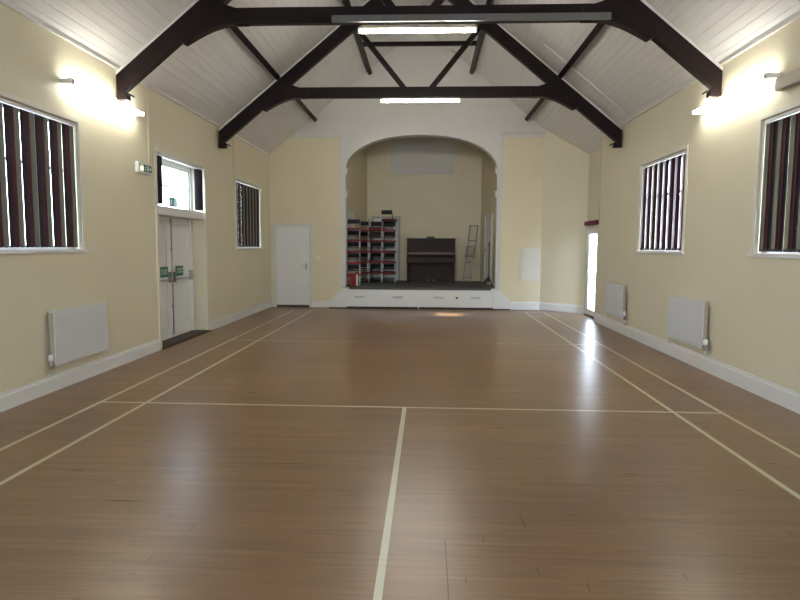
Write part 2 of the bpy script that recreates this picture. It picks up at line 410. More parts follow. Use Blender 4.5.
# mouldings on the end wall
for i, (x0, x1) in enumerate(((-3.16, -1.93), (1.98, 3.16))):
    t = MB(); t.box(x0, x1, GY-.03, GY, ZT-.05, ZT+.03); t.box(x0, x1, GY-.05, GY, ZT+.03, ZT+.055)
    struct(t.build('trim_%d' % (i+1), PLASTER, bevel=.006), 'white picture moulding above cream panel %s of the arch' % ('left', 'right')[i], 'moulding')
for i, x in enumerate((-1.965, 2.01)):
    t = MB(); t.box(x-.03, x+.03, GY-.022, GY, .0 if i > 5 else .54, ZT-.05)
    struct(t.build('trim_%d' % (i+3), PLASTER, bevel=.006), 'white upright bead on the %s side of the arch' % ('left', 'right')[i], 'moulding')
k = 5
for side, x in ((1, xl), (-1, xr)):
    for z in (3.42, 2.85):
        t = MB(); sc = []
        for i in range(9):
            a = -PI/2 + PI*i/8; sc.append((x + side*.045*math.cos(a)*1.1, z + .07*math.sin(a)))
        t.prism(sc, GY+.02, GY+.12); t.box(min(x, x+side*.07), max(x, x+side*.07), GY, GY+.14, z+.06, z+.085)
        struct(t.build('trim_%d' % k, PLASTER), 'small white plaster scroll at the %s edge of the arch, %s' % ('left' if side > 0 else 'right', 'upper' if z > 3 else 'lower'), 'moulding'); k += 1

# recess behind the arch
SZ = .53; RB = 18.15
LW0, LW1 = (-2.02, 15.33), (-1.62, RB); RW0, RW1 = (2.06, 15.33), (1.80, RB)
RC = 5.0
r = MB()
b = len(r.v)
r.prism([(-2.1, 0), (2.1, 0), (2.1, RC), (-2.1, RC)], RB, RB+.15)
struct(r.build('wall_stage_back', CREAM_FAR), 'cream rear wall of the stage recess', 'wall')
for nm, p0, p1, s_ in (('wall_stage_left', LW0, LW1, -1), ('wall_stage_right', RW0, RW1, 1)):
    r = MB(); r.prism([p0, p1, (p1[0]+s_*.15, p1[1]), (p0[0]+s_*.15, p0[1])], 0, RC, 'Z')
    struct(r.build(nm, CREAM_FAR), 'cream %s side wall of the stage recess' % nm.split('_')[-1], 'wall')
r = MB(); r.box(-2.25, 2.25, GY+TH, RB+.2, RC, RC+.1)
struct(r.build('ceiling_stage', PLASTER), 'plain white ceiling over the stage recess', 'ceiling')

# baseboards
def skirting(name, p0, p1, n, h, label):
    p0 = Vector((*p0, 0)); p1 = Vector((*p1, 0)); n = Vector((*n, 0)).normalized()
    mb = MB(); prof = [(0, 0), (.022, 0), (.022, h-.035), (.015, h-.025), (.012, h), (0, h)]
    for p in (p0, p1):
        for a, z in prof: q = p + n*a; mb.v.append(Vector((q.x, q.y, z)))
    k = len(prof)
    mb.face(range(k)); mb.face(range(k, 2*k))
    for i in range(k): j = (i+1) % k; mb.face((i, j, k+j, k+i))
    struct(mb.build(name, WHITE), label, 'baseboard')
skirting('baseboard_left', (-W, BACK), (-W, DL[0]-.08), (1, 0), .17, 'white baseboard along the left wall before the double doors')
skirting('baseboard_left_far', (-W, DL[1]+.08), (-W, GY), (1, 0), .17, 'white baseboard along the left wall beyond the double doors')
skirting('baseboard_right', (W, BACK), (W, 12.75), (-1, 0), .19, 'white baseboard along the right wall')
skirting('baseboard_right_return', (W, 12.75), (XR, 12.75), (0, 1), .19, 'white baseboard on the wall return beside the glazed door')
skirting('baseboard_far_left', (-2.72, GY), (-2.30, GY), (0, -1), .17, 'white baseboard between the plain door and the stage')
skirting('baseboard_far_right', (2.33, GY), (3.03, GY), (0, -1), .2, 'white baseboard right of the stage')
skirting('baseboard_angled', (3.03, GY), (XR, 14.2), (-nrm.x, -nrm.y) if nrm.x > 0 else (nrm.x, nrm.y), .2, 'white baseboard along the angled corner wall')

# ------------------------------------------------------------------ windows
def window(n, side, y0, y1, z0, z1, label, sill=True, mull=2):
    x = side*W
    root = empty('window_%d' % n, (x, (y0+y1)/2, z0)); struct(root, label, 'window')
    X = lambda a: side*a                       # local outward distance
    def bx(mb, a0, a1, *r): mb.box(min(X(a0), X(a1)), max(X(a0), X(a1)), *r)
    hy = (y1-y0)/2; H = z1-z0
    fr = MB(); t = .05
    for yy in ((-hy, -hy+t), (hy-t, hy)): bx(fr, .09, .15, *yy, 0, H)
    for zz in ((0, t), (H-t, H)): bx(fr, .09, .15, -hy, hy, *zz)
    fr.build('window_frame', WHITE, root)
    gb = MB()
    for i in range(1, mull+1):
        yy = -hy + 2*hy*i/(mull+1); bx(gb, .095, .145, yy-.02, yy+.02, t, H-t)
    bx(gb, .10, .14, -hy+t, hy-t, H*.62-.015, H*.62+.015)
    gb.build('glazing_bar', WHITE, root)
    pn = MB(); bx(pn, .118, .122, -hy+t*.5, hy-t*.5, t*.5, H-t*.5); pn.build('pane', GLASS, root)
    ar = MB(); aw = .055
    for yy in ((-hy-aw, -hy), (hy, hy+aw)): bx(ar, -.018, 0, *yy, -.0, H+aw)
    bx(ar, -.018, 0, -hy, hy, H, H+aw)
    ar.build('architrave', ARCH, root, bevel=.004)
    if sill:
        sl = MB(); bx(sl, .001, .09, -hy+.001, hy-.001, .001, .012); bx(sl, -.032, -.0, -hy-.09, hy+.09, -.03, 0); sl.build('window_sill', WHITE, root, bevel=.004)
    return root
window(1, -1, *L1, WZ0, WZ1, 'large window nearest on the left wall')
window(2, -1, *L2, WZ0, WZ1, 'far window on the left wall beyond the double doors')
window(3, 1, *R1, WZ0, WZ1, 'farther window on the right wall')
window(4, 1, *R2, WZ0, WZ1, 'near window on the right wall')
window(5, -1, .2, 2.0, WZ0, WZ1, 'unseen left wall window added for daylight beside the viewer')  # added beside the viewer, out of view, as a daylight source
window(6, 1, 1.2, 3.0, WZ0, WZ1, 'unseen right wall window added for daylight beside the viewer')  # also an added daylight opening out of view

def slat_mesh(h, wdt, mt):
    mb = MB(); n = 6; t = .0012
    top = []
    for i in range(n+1):
        u = -wdt/2 + wdt*i/n; c = .006*(1-(2*u/wdt)**2)
        top.append((u, c))
    poly = top + [(u, c-t) for u, c in reversed(top)]
    b = len(mb.v); k = len(poly)
    for z in (0, h):
        for u, c in poly: mb.v.append(Vector((c, u, z)))
    for i in range(k):
        j = (i+1) % k; mb.face((i, j, k+j, k+i), 0, False)
    for i in range(n):
        mb.face((i, i+1, k-2-i, k-1-i)); mb.face((k+k-1-i, k+k-2-i, k+i+1, k+i))
    o = mb.build('slat', mt); me = o.data; bpy.data.objects.remove(o); return me
def blind(side, y0, y1, z0, z1, label, rot, pitch=.228, wdt=.089, cols=(2, 0, 1), group='vertical blinds in the windows', inset=.035, spans=None, bright=False):
    root = empty('vertical_blind', (side*(W+inset), (y0+y1)/2, z0), label=label, cat='blind', group=group)
    H = z1-z0-.045; hy = (y1-y0)/2
    hr = MB(); hr.box(-.02, .02, -hy+.01, hy-.01, H+.005, H+.04); hr.build('headrail', WHITE, root)
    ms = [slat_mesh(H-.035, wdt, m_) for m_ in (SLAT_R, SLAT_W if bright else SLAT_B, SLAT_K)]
    wm = MB(); wm.box(-.003, .003, -wdt*.42, wdt*.42, 0, .03); w0 = wm.build('slat_weight', BLACK); wme = w0.data; bpy.data.objects.remove(w0)
    ys = []
    if spans:
        for a, c, n in spans:
            for i in range(n): ys.append((a + (c-a)*i/max(1, n-1), i))
    else:
        n = int(round((2*hy-.03)/pitch)); p = (2*hy-.03)/n
        ys = [(-hy+.015+p*i+.045+p*.316*j, j) for i in range(n) for j in range(3)]
    for y, i in ys:
        rz = rot + random.uniform(-.015, .015)
        s_ = bpy.data.objects.new('slat', ms[cols[i % len(cols)]]); COL.objects.link(s_); s_.parent = root
        s_.location = (0, y, .035); s_.rotation_euler = (0, 0, rz)
        if cols[i % len(cols)] == 1: s_['label'] = 'beige fabric slat'
        w_ = bpy.data.objects.new('slat_weight', wme); COL.objects.link(w_); w_.parent = s_; w_.location = (0, 0, -.006)
    if not spans:
        ch = MB(); ch.tube([(0, -hy+.05, .03), (0, hy-.05, .03)], .003, 6); ch.build('bead_chain', CHROME, root)
        cd = MB(); cd.tube([(-side*.03, hy-.03, H), (-side*.035, hy-.02, .1)], .003, 6); cd.build('pull_cord', WHITE, root)
    return root
blind(-1, *L1, WZ0, WZ1, 'burgundy and beige vertical blind, half open, in the near left window', math.radians(5.5))
blind(-1, *L2, WZ0, WZ1, 'narrow looking closed dark vertical blind in the far left window', math.radians(1.5))
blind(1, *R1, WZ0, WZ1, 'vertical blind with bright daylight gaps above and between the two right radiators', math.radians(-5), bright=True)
blind(1, *R2, WZ0, WZ1, 'burgundy striped vertical blind in the near right window at the picture edge', math.radians(-4))
blind(1, 1.2, 3.0, WZ0, WZ1, 'unseen closed vertical blind added to stop sun in the right window beside the viewer', math.radians(4))  # added out of view so the sun stays off the floor

# ------------------------------------------------------------------ double doors on the left
root = empty('door_1', (-W, (DL[0]+DL[1])/2, 0)); struct(root, 'white panelled double fire exit doors with a glazed light above', 'door')
DX = -.27; hy = (DL[1]-DL[0])/2; TZ = 2.02
fr = MB()
fr.box(DX-.05, DX+.05, -hy, -hy+.06, 0, 2.92); fr.box(DX-.05, DX+.05, hy-.06, hy, 0, 2.92)
fr.box(DX-.05, DX+.05, -hy, hy, 2.86, 2.92); fr.box(DX-.05, -.01, -hy, hy, TZ, TZ+.12)
fr.box(DX-.05, DX-.021, -hy, hy, TZ-.03, TZ+.05)
fr.build('door_frame', WHITE, root)
for i, (a, b_) in enumerate(((-hy+.065, .03), (.04, hy-.065))):
    lf = MB(); x0, x1 = DX-.02, DX+.02; st = .11
    lf.box(x0, x1, a, a+st, .03, TZ-.002); lf.box(x0, x1, b_-st, b_, .03, TZ-.002)
    for z0, z1 in ((.03, .22), (.92, 1.08), (TZ-.13, TZ-.002)): lf.box(x0, x1, a+st, b_-st, z0, z1)
    for z0, z1 in ((.22, .92), (1.08, TZ-.13)):
        lf.box(x0+.004, x1-.018, a+st, b_-st, z0, z1)
    door = lf.build('door_leaf', WHITE, root, bevel=.003)
    bar = MB(); bar.tube([(DX+.075, a+.04, 1.0), (DX+.075, b_-.04, 1.0)], .014, 10)
    for yy in (a+.04, b_-.08): bar.box(DX+.02, DX+.08, yy, yy+.045, .95, 1.12)
    bar.build('push_bar', METAL, door)
    if i == 1:
        bt = MB(); bt.tube([(DX+.035, a+.03, .08), (DX+.035, a+.03, TZ-.02)], .011, 8)
        for z in (.1, .55, 1.0, 1.5, TZ-.06): bt.box(DX+.02, DX+.045, a+.01, a+.05, z-.02, z+.02)
        bt.build('panic_bolt', METAL, door)
    sg = MB(); yc = (a+b_)/2 - (.07 if i else -.20); sg.box(DX+.021, DX+.025, yc-.15, yc+.15, 1.04, 1.21)
    sgo = sg.build('push_bar_sign', GREEN, door)
    mt_ = Matrix.Translation((DX+.0262, yc, 1.125)) @ Matrix(((0, 0, 1), (1, 0, 0), (0, 1, 0))).to_4x4()
    text_mesh('PUSH BAR\nTO OPEN', .05, SIGNW, sgo, mt_)
ov = MB(); z0, z1 = TZ+.12, 2.86
for yy in ((-hy+.06, -hy+.10), (hy-.10, hy-.06)): ov.box(DX-.03, DX+.03, *yy, z0, z1)
for zz in ((z0, z0+.04), (z1-.04, z1)): ov.box(DX-.03, DX+.03, -hy+.06, hy-.06, *zz)
ov.box(DX-.02, DX+.02, -.015, .015, z0, z1)
ov.box(DX-.02, DX+.02, -hy+.1, hy-.1, z0+.36, z0+.385)
ovo = ov.build('fanlight', WHITE, root)
pn = MB(); pn.box(DX-.002, DX+.002, -hy+.07, hy-.07, z0+.01, z1-.01); pn.build('pane', GLASS, ovo)
sg = MB(); sg.box(DX+.005, DX+.01, .08, .40, z0+.05, z0+.21); sgo = sg.build('exit_sticker', mat('sticker_teal', (.03, .16, .17), .4), root)
def runner(parent, M, s, material):
    mb = MB()
    mb.tube([M @ Vector((.02*s, .40*s, 0)), M @ Vector((.021*s, .40*s, .001))], .001, 4)
    def disc(cx, cy, r):
        b = len(mb.v)
        for k in range(12): mb.v.append(M @ Vector((cx+r*math.cos(k*PI/6), cy+r*math.sin(k*PI/6), 0)))
        mb.face(range(b, b+12))
    disc(.05*s, .36*s, .075*s)
    def seg(p, q, wd):
        p = Vector((*p, 0))*s; q = Vector((*q, 0))*s; d = (q-p).normalized(); v = Vector((-d.y, d.x, 0))*wd*s/2
        b = len(mb.v)
        for c in (p-v, q-v, q+v, p+v): mb.v.append(M @ c)
        mb.face(range(b, b+4))
    seg((.03, .27), (-.04, .0), .15); seg((.02, .22), (.2, .12), .06); seg((0, .24), (-.2, .16), .06); seg((-.2, .16), (-.24, .03), .06)
    seg((-.02, .02), (.14, -.12), .09); seg((.14, -.12), (.08, -.36), .08); seg((-.05, .02), (-.12, -.2), .09); seg((-.12, -.2), (-.34, -.24), .08)
    return mb.build('running_figure', material, parent)
def arrow(parent, M, s, material):
    mb = MB(); b = 0
    for c in ((-.35, -.1), (.0, -.1), (.0, -.28), (.35, 0), (.0, .28), (.0, .1), (-.35, .1)): mb.v.append(M @ (Vector((*c, 0))*s))
    mb.face(range(7)); return mb.build('arrow', material, parent)
def doorway(parent, M, s, material):
    mb = MB()
    for c in ((-.2, -.4), (.2, -.4), (.2, .4), (-.2, .4)): mb.v.append(M @ (Vector((*c, 0))*s))
    mb.face(range(4)); return mb.build('doorway_mark', material, parent)
R3 = Matrix(((0, 0, 1), (1, 0, 0), (0, 1, 0))).to_4x4()
runner(sgo, Matrix.Translation((DX+.0108, .17, z0+.13)) @ R3, .16, SIGNW)
doorway(sgo, Matrix.Translation((DX+.0108, .31, z0+.13)) @ R3, .15, SIGNW)
ar = MB()
ar.box(0, .02, -hy-.07, -hy, 0, 2.99); ar.box(0, .02, hy, hy+.07, 0, 2.99); ar.box(0, .02, -hy, hy, 2.92, 2.99)
ar.build('architrave', ARCH, root, bevel=.004)
th = MB(); th.prism([(-.27, 0), (.05, 0), (.05, .008), (.0, .03), (-.27, .03)], -hy-.02, hy+.10); th.build('threshold', MAT_SILL, root)

blind(-1, *DL, 2.14, 2.92, 'dark vertical blind drawn apart to both sides of the light above the double doors', math.radians(-62), cols=(2, 2), inset=.03,
      spans=[(-hy+.02, -hy+.17, 4), (hy-.24, hy-.10, 5)], group='drawn blind')

# plain door left of the stage
root = empty('door_2', (-3.2, GY, 0)); struct(root, 'plain white flush door left of the stage', 'door')
fr = MB()
for x0, x1 in ((-.49, -.42), (.42, .49)): fr.box(x0, x1, -.03, 0, 0, 2.11)
fr.box(-.42, .42, -.03, 0, 2.04, 2.11); fr.build('door_frame', PLASTER, root, bevel=.004)
dl = MB(); dl.box(-.415, .415, -.02, -.002, .06, 2.035); dlo = dl.build('door_leaf', WHITE, root, bevel=.002)
gp = MB(); gp.box(-.42, .42, -.012, -.001, 0, .06); gp.build('threshold_gap', MAT_SILL, root)
hd = MB(); hd.box(.32, .37, -.03, -.02, .95, 1.12); hd.tube([(.345, -.03, 1.06), (.345, -.07, 1.06), (.24, -.07, 1.06)], .01, 8); hd.build('door_handle', METAL, dlo)

# glazed door on the right
root = empty('door_3', (XR, (D3[0]+D3[1])/2, 0)); struct(root, 'white framed fully glazed outer door in the right bay', 'door')
hy3 = (D3[1]-D3[0])/2
fr = MB(); fr.box(-.03, .03, -hy3, -hy3+.05, 0, D3Z); fr.box(-.03, .03, hy3-.05, hy3, 0, D3Z); fr.box(-.03, .03, -hy3+.05, hy3-.05, D3Z-.069, D3Z)
fr.box(-.02, 0, hy3, hy3+.13, 0, D3Z+.05); fr.box(-.02, 0, -hy3-.07, -hy3, 0, D3Z+.07)
fr.build('door_frame', WHITE, root)
lf = MB(); a, b_ = -hy3+.055, hy3-.055
lf.box(-.02, .02, a, a+.09, .04, D3Z-.07); lf.box(-.02, .02, b_-.09, b_, .04, D3Z-.07); lf.box(-.02, .02, a+.09, b_-.09, .04, .16); lf.box(-.02, .02, a+.09, b_-.09, D3Z-.16, D3Z-.07)
lfo = lf.build('door_leaf', WHITE, root, bevel=.003)
pn = MB(); pn.box(-.002, .002, a+.08, b_-.08, .15, D3Z-.15); pn.build('pane', GLASS, lfo)
hd = MB(); hd.box(-.03, -.02, b_-.07, b_-.03, .95, 1.15); hd.tube([(-.03, b_-.05, 1.05), (-.06, b_-.05, 1.05), (-.06, b_-.16, 1.05)], .009, 8); hd.build('door_handle', METAL, lfo)
th = MB(); th.box(-.06, .14, -hy3+.05, hy3-.05, 0, .03); th.build('threshold', MAT_SILL, root)
pel = MB(); pel.box(-.09, 0, -hy3-.06, hy3+.06, 0, .09); po = pel.build('blind_pelmet', MAROON, None, loc=(XR, (D3[0]+D3[1])/2, D3Z+.045))
tag(po, 'burgundy blind headrail above the glazed door', 'blind rail')

# ------------------------------------------------------------------ roof trusses
def rtop(x): return 3.72 + SL*(3.70-x)
def rbot(x): return 3.44 + SL*(3.70-x)
def truss(Y, label):
    root = empty('roof_truss', (0, Y, 3.4), label=label, cat='roof truss', group=None)
    zo = -3.4; T = .055
    for s_ in (-1, 1):
        p = [(s_*3.735, 3.44), (s_*3.735, rtop(3.735)), (0, rtop(0)), (0, rbot(0)+.0), (s_*3.66, rbot(3.66))]
        mb = MB(); mb.prism([(x, z+zo) for x, z in p], -T, T); mb.build('rafter', DARK, root, bevel=.004)
        p = [(s_*3.74, rtop(3.74)+.002), (s_*3.74, rtop(3.74)+.045), (0, rtop(0)+.045), (0, rtop(0)+.002)]
        mb = MB(); mb.prism([(x, z+zo) for x, z in p], -.045, .045); o = mb.build('packing_board', PLASTER, root); o['label'] = 'white board between rafter and ceiling'
        hp = [(s_*2.93, rbot(2.93)+.03), (s_*2.86, rbot(2.86)-.06)]
        for i in range(9):
            t = i/8; hp.append((s_*(2.85-.65*t), 4.065+.235*math.sin(t*PI/2)))
        hp += [(s_*2.05, 4.30), (s_*2.05, 4.44), (s_*2.45, rbot(2.45)+.1)]
        mb = MB(); mb.prism([(x, z+zo) for x, z in hp], -T-.012, T+.012); mb.build('knee_bracket', DARK, root, bevel=.003)
        mb = MB(); mb.bar((s_*.24, 0, 4.46+zo), (s_*1.14, 0, 5.56+zo), .09, .07); mb.build('strut', DARK, root)
        mb = MB(); mb.box(min(s_*3.60, s_*3.74), max(s_*3.60, s_*3.74), -.05, .05, -.01, .08)
        mb.tube([(s_*3.64, -.03, .06), (s_*3.56, -.03, .05), (s_*3.52, -.03, .02)], .012, 8); mb.build('corbel', DARK, root, bevel=.004)
    mb = MB(); mb.box(-2.45, 2.45, -.05, .05, 4.30+zo, 4.49+zo); mb.build('collar_beam', DARK, root, bevel=.004)
    mb = MB(); mb.box(-.05, .05, -.04, .04, 6.2+zo, rbot(0)+.02+zo); mb.build('ridge_block', DARK, root)
    return root
T1, T2 = 7.63, 11.35
truss(T1, 'dark stained roof truss nearest the viewer, across the top of the picture')
truss(T2, 'dark stained roof truss farther down the hall, nearer the stage')
for x, nm in ((2.61, 'lower'), (1.25, 'upper')):
    for s_ in (-1, 1):
        mb = MB(); z = roof(x)-.085
        mb.box(-.045, .045, BACK, GY, -.055, .055)
        # run between trusses, notched into them
        o = mb.build('purlin', DARK, None, bevel=.004, loc=(s_*x, 0, z)); o.rotation_euler = (0, s_*math.atan(SL), 0)
        tag(o, '%s dark purlin running lengthwise under the %s ceiling slope' % (nm, 'left' if s_ < 0 else 'right'), 'purlin', 'purlins under the ceiling')
mb = MB(); yt = 13.2
mb.prism([(-1.36, 5.83), (1.36, 5.83), (1.28, 5.91), (-1.28, 5.91)], yt-.04, yt+.04)
tie = mb.build('ceiling_tie', DARK); tag(tie, 'short dark tie high between the roof slopes, past the far truss', 'roof tie')
# ------------------------------------------------------------------ lamps
def lamp(root, length, axis, em, spread=0):
    """fitting centred at root, tube along Y or X; body above (X) or toward the wall (side)"""
    h = length/2
    R_ = Matrix.Rotation(-PI/2, 4, 'Z') if axis == 'Y' else Matrix.Identity(4)
    return h, R_
def truss_lamp(x0, x1, y, z, label, drop):
    root = empty('strip_light', ((x0+x1)/2, y, z), label=label, cat='strip light', group='lamps under the truss collars'); h = (x1-x0)/2
    b_ = MB(); b_.box(-h+.01, h-.01, -.03, .03, .026, .05); b_.build('body', BOXW, root, bevel=.004)
    t = MB(); t.tube([(-h+.02, 0, 0), (h-.02, 0, 0)], .019, 14); t.build('tube', TUBE_T, root)
    for s_ in (-1, 1):
        e = MB(); e.box(min(s_*h, s_*(h-.025)), max(s_*h, s_*(h-.025)), -.022, .022, -.02, .04); e.build('lamp_holder', WHITE, root, bevel=.003)
    for s_ in (-.4, 0, .4):
        c = MB(); c.tube([(s_, 0, .05), (s_, 0, .05+drop)], .006, 6); c.build('hanger', METAL, root)
truss_lamp(-.68, .79, T1, 4.205, 'lit strip light under the collar of the nearer truss', .04)
truss_lamp(-.70, .79, T2, 4.243, 'lit strip light under the collar of the farther truss', .006)
tr = MB(); tr.box(-1.68, 1.69, -.04, .0, 0, .08); o = tr.build('cable_tray', GREY, None, bevel=.004, loc=(.69, T1-.056, 4.29))
tag(o, 'long grey tray fixed along the front of the nearer truss collar', 'cable tray')
def wall_lamp(side, y0, y1, z, label):
    root = empty('wall_strip_light', (side*(W), (y0+y1)/2, z), label=label, cat='strip light', group='strip lights on the side walls'); h = (y1-y0)/2
    S_ = lambda a: -side*a
    b_ = MB(); b_.prism([(S_(0), -.03), (S_(.04), 0), (S_(0), .03)], -h+.12, h-.12); b_.build('body', WHITE, root, bevel=.004)
    t = MB(); t.tube([(S_(.115), -h+.02, 0), (S_(.115), h-.02, 0)], .019, 14); t.build('tube', TUBE_W, root)
    for s_ in (-1, 1):
        e = MB(); y = s_*(h-.02)
        e.box(min(S_(.0), S_(.14)), max(S_(.0), S_(.14)), y-.02, y+.02, -.022, .022); e.box(min(S_(.09), S_(.14)), max(S_(.09), S_(.14)), y-.035, y+.035, -.026, .026)
        e.build('lamp_holder', WHITE, root, bevel=.004)
    return root
wall_lamp(-1, 6.45, 8.15, 3.32, 'lit bare strip light glaring on the left wall under the truss foot')
wall_lamp(1, 6.42, 8.17, 3.32, 'lit bare strip light glaring on the right wall under the truss foot')

# exit sign and conduits
root = empty('exit_sign', (-W, 8.24, 2.62), label='small lit green exit sign box beside the double doors', cat='exit sign')
b_ = MB(); b_.box(0, .05, -.17, .22, -.075, .075); bo = b_.build('body', WHITE, root, bevel=.006)
g = MB(); g.box(.05, .053, -.02, .21, -.05, .05); go = g.build('green_panel', GREEN, root)
runner(go, Matrix.Translation((.0538, .03, 0)) @ R3, .10, SIGNW); doorway(go, Matrix.Translation((.0538, .10, 0)) @ R3, .09, SIGNW); arrow(go, Matrix.Translation((.0538, .165, 0)) @ R3, .08, SIGNW)
g = MB(); g.box(.05, .054, -.10, -.05, -.03, .01); g.build('indicator_lamp', LED, root)
def conduit(pts, r, label, m_=WHITE):
    mb = MB(); mb.tube(pts, r, 6); o = mb.build('conduit', m_); tag(o, label, 'conduit'); return o
conduit([(-W+.018, 8.45, EAVE-.01), (-W+.018, 8.45, 2.70)], .018, 'white vertical trunking dropping to the exit sign', CREAM)
conduit([(-W+.008, 12.22, EAVE-.02), (-W+.008, 12.22, 2.0)], .008, 'thin cream conduit beside the far left window', CREAM)
conduit([(W-.008, 12.68, EAVE-.02), (W-.008, 12.68, 2.05)], .008, 'thin cream conduit on the right wall near the glazed door', CREAM)
xa, xb = 2.2, 3.70
conduit([(xa, 10.88, roof(xa)-.014), (xb, 10.88, roof(xb)-.014)], .014, 'white conduit running up the right ceiling slope', PLASTER)
for s_, nm in ((-1, 'left'), (1, 'right')):
    mb = MB(); mb.box(min(s_*W, s_*(W-.03)), max(s_*W, s_*(W-.03)), BACK, 14.9 if s_ < 0 else 12.7, EAVE-.035, EAVE+.01)
    struct(mb.build('trim_eaves_%s' % nm, WHITE if s_ < 0 else PLASTER), 'narrow moulding where the %s wall meets the ceiling' % nm, 'moulding')

mb = MB(); mb.box(-.09, 0, -.5, .42, -.062, .062); o = mb.build('heater_box', BOXL, None, bevel=.006, loc=(W, 5.93, 3.2))
tag(o, 'beige box mounted high on the right wall behind the strip light', 'wall box')
g = MB(); g.box(-.08, -.04, -.3, .3, -.07, -.0621); g.build('grille', GREY, o)

# ------------------------------------------------------------------ radiators
def radiator(side, y0, y1, z0, z1, label):
    root = empty('radiator', (side*W, (y0+y1)/2, z0), label=label, cat='radiator', group='white panel radiators'); h = (y1-y0)/2; H = z1-z0
    S_ = lambda a: -side*a
    def bx(mb, a0, a1, *r): mb.box(min(S_(a0), S_(a1)), max(S_(a0), S_(a1)), *r)
    p = MB(); bx(p, .085, .10, -h, h, 0, H)
    n = int(2*h/.035)
    for i in range(n):
        y = -h+.02 + (2*h-.04)*(i+.5)/n; bx(p, .10, .1035, y-.011, y+.011, .035, H-.035)
    p.build('panel', RADW, root, bevel=.003)
    p = MB(); bx(p, .035, .045, -h+.01, h-.01, .01, H-.01); p.build('rear_panel', RADW, root)
    p = MB(); bx(p, .03, .10, -h, h, H, H+.012)
    p.build('top_grille', RADW, root, bevel=.003)
    for s_ in (-1, 1):
        p = MB(); bx(p, .045, .085, s_*h-(.012 if s_ > 0 else 0), s_*h+(0 if s_ > 0 else .012), .04, H); p.build('side_panel', BOXW, root)
        p = MB(); bx(p, .001, .035, s_*(h-.18)-.02, s_*(h-.18)+.02, .08, H-.06); p.build('bracket', RADW, root)
    near = -h-.035
    v = MB(); v.tube([(S_(.065), near, -.02), (S_(.065), near, .05)], .016, 10); v.tube([(S_(.065), near, .03), (S_(.065), -h+.01, .03)], .012, 8); v.build('valve', METAL, root)
    v = MB(); v.tube([(S_(.065), near, .05), (S_(.065), near, .06), (S_(.065), near, .115), (S_(.065), near, .125)], [.018, .03, .028, .018], 12); v.build('valve_head', WHITE, root)
    v = MB(); v.tube([(S_(.065), near, -.02), (S_(.065), near, -z0+.215), (S_(.05), near, -z0+.2), (S_(.010), near, -z0+.2)], .0075, 8); v.build('pipe', RADW, root)
    v = MB(); v.tube([(S_(.065), h+.02, .03), (S_(.065), h-.01, .03)], .012, 8); v.tube([(S_(.065), h+.02, .05), (S_(.065), h+.02, -z0+.215), (S_(.05), h+.02, -z0+.2), (S_(.010), h+.02, -z0+.2)], .0075, 8); v.build('pipe', RADW, root)
radiator(-1, 6.02, 7.06, .29, .85, 'white panel radiator on the left wall under the near window')
radiator(1, 7.62, 8.70, .30, .885, 'white panel radiator on the right wall, nearer of the two')
radiator(1, 10.72, 11.74, .31, .885, 'white radiator on the right wall, farther one beside the glazed door')

# ------------------------------------------------------------------ stage
root = empty('stage', (0, GY, 0), label='low white fronted stage platform with dark grey floor filling the arch', cat='stage')
FY = -.23
d = MB(); d.prism([(-1.86, FY+.0), (1.90, FY+.0), (1.90, TH+.01), (2.055, TH+.01), (1.80, RB-GY), (-1.62, RB-GY), (-2.015, TH+.01), (-1.86, TH+.01)][::1], SZ-.045, SZ, 'Z'); d.build('stage_floor', STAGEC, root, bevel=.004)
f = MB(); f.box(-1.80, 1.85, FY+.02, -.02, .055, SZ-.045)
for x in (-.78, .06, .92): f.box(x-.004, x+.004, FY+.014, FY+.02, .06, SZ-.05)
f.build('front_panel', WHITE, root)
for s_, c in ((-1, -1.80), (1, 1.85)):
    f = MB(); f.prism([(c, .03), (c+s_*.46, .03), (c+s_*.46, .17), (c+s_*.13, SZ-.01), (c, SZ-.01)], FY+.01, -.001); f.build('side_wing', WHITE, root, bevel=.004)
    f = MB(); f.box(min(c-s_*.06, c+s_*.14), max(c-s_*.06, c+s_*.14), FY-.02, -.001, SZ-.055, SZ+.0); f.build('corner_cap', WHITE, root, bevel=.004)
f = MB(); f.box(-2.24, 2.28, FY+.05, -.02, 0, .055); f.build('plinth', MAT_SILL, root)
for x in (-1.48, -.52, .50, 1.42):
    f = MB(); f.box(x-.13, x+.13, FY+.008, FY+.02, .27, .33)
    vo = f.build('vent', RADW, root, bevel=.003)
    g = MB()
    for i in range(7): g.box(x-.11+i*.034, x-.11+i*.034+.016, FY+.004, FY+.008, .28, .32)
    g.build('vent_slots', mat('vent_grey', (.33, .33, .33), .6), vo)
f = MB(); f.tube([(.95, FY+.012, .29), (.95, FY+.02, .29)], .028, 14); f.build('hole', BLACK, root)
f = MB(); f.box(-.015, .015, FY-.02, FY+.02, 0, .10); f.build('socket_post', WHITE, root)

# white cupboard on end wall
root = empty('wall_cupboard', (2.76, GY, .72), label='flat white cupboard door low on the wall right of the stage', cat='cupboard')
f = MB(); f.box(-.25, .25, -.03, 0, 0, .82); f.build('frame', CUPW, root, bevel=.003)
f = MB(); f.box(-.21, .21, -.038, -.03, .04, .78); fo = f.build('door', CUPW, root, bevel=.003)
f = MB(); f.tube([(-.18, -.038, .4), (-.18, -.055, .4)], .012, 10); f.build('knob', WHITE, fo)
# light switch
f = MB(); f.box(-.045, .045, -.015, 0, -.045, .045); o = f.build('light_switch', WHITE, None, bevel=.003, loc=(-2.55, GY, 1.25)); tag(o, 'small white light switch beside the plain door', 'light switch')

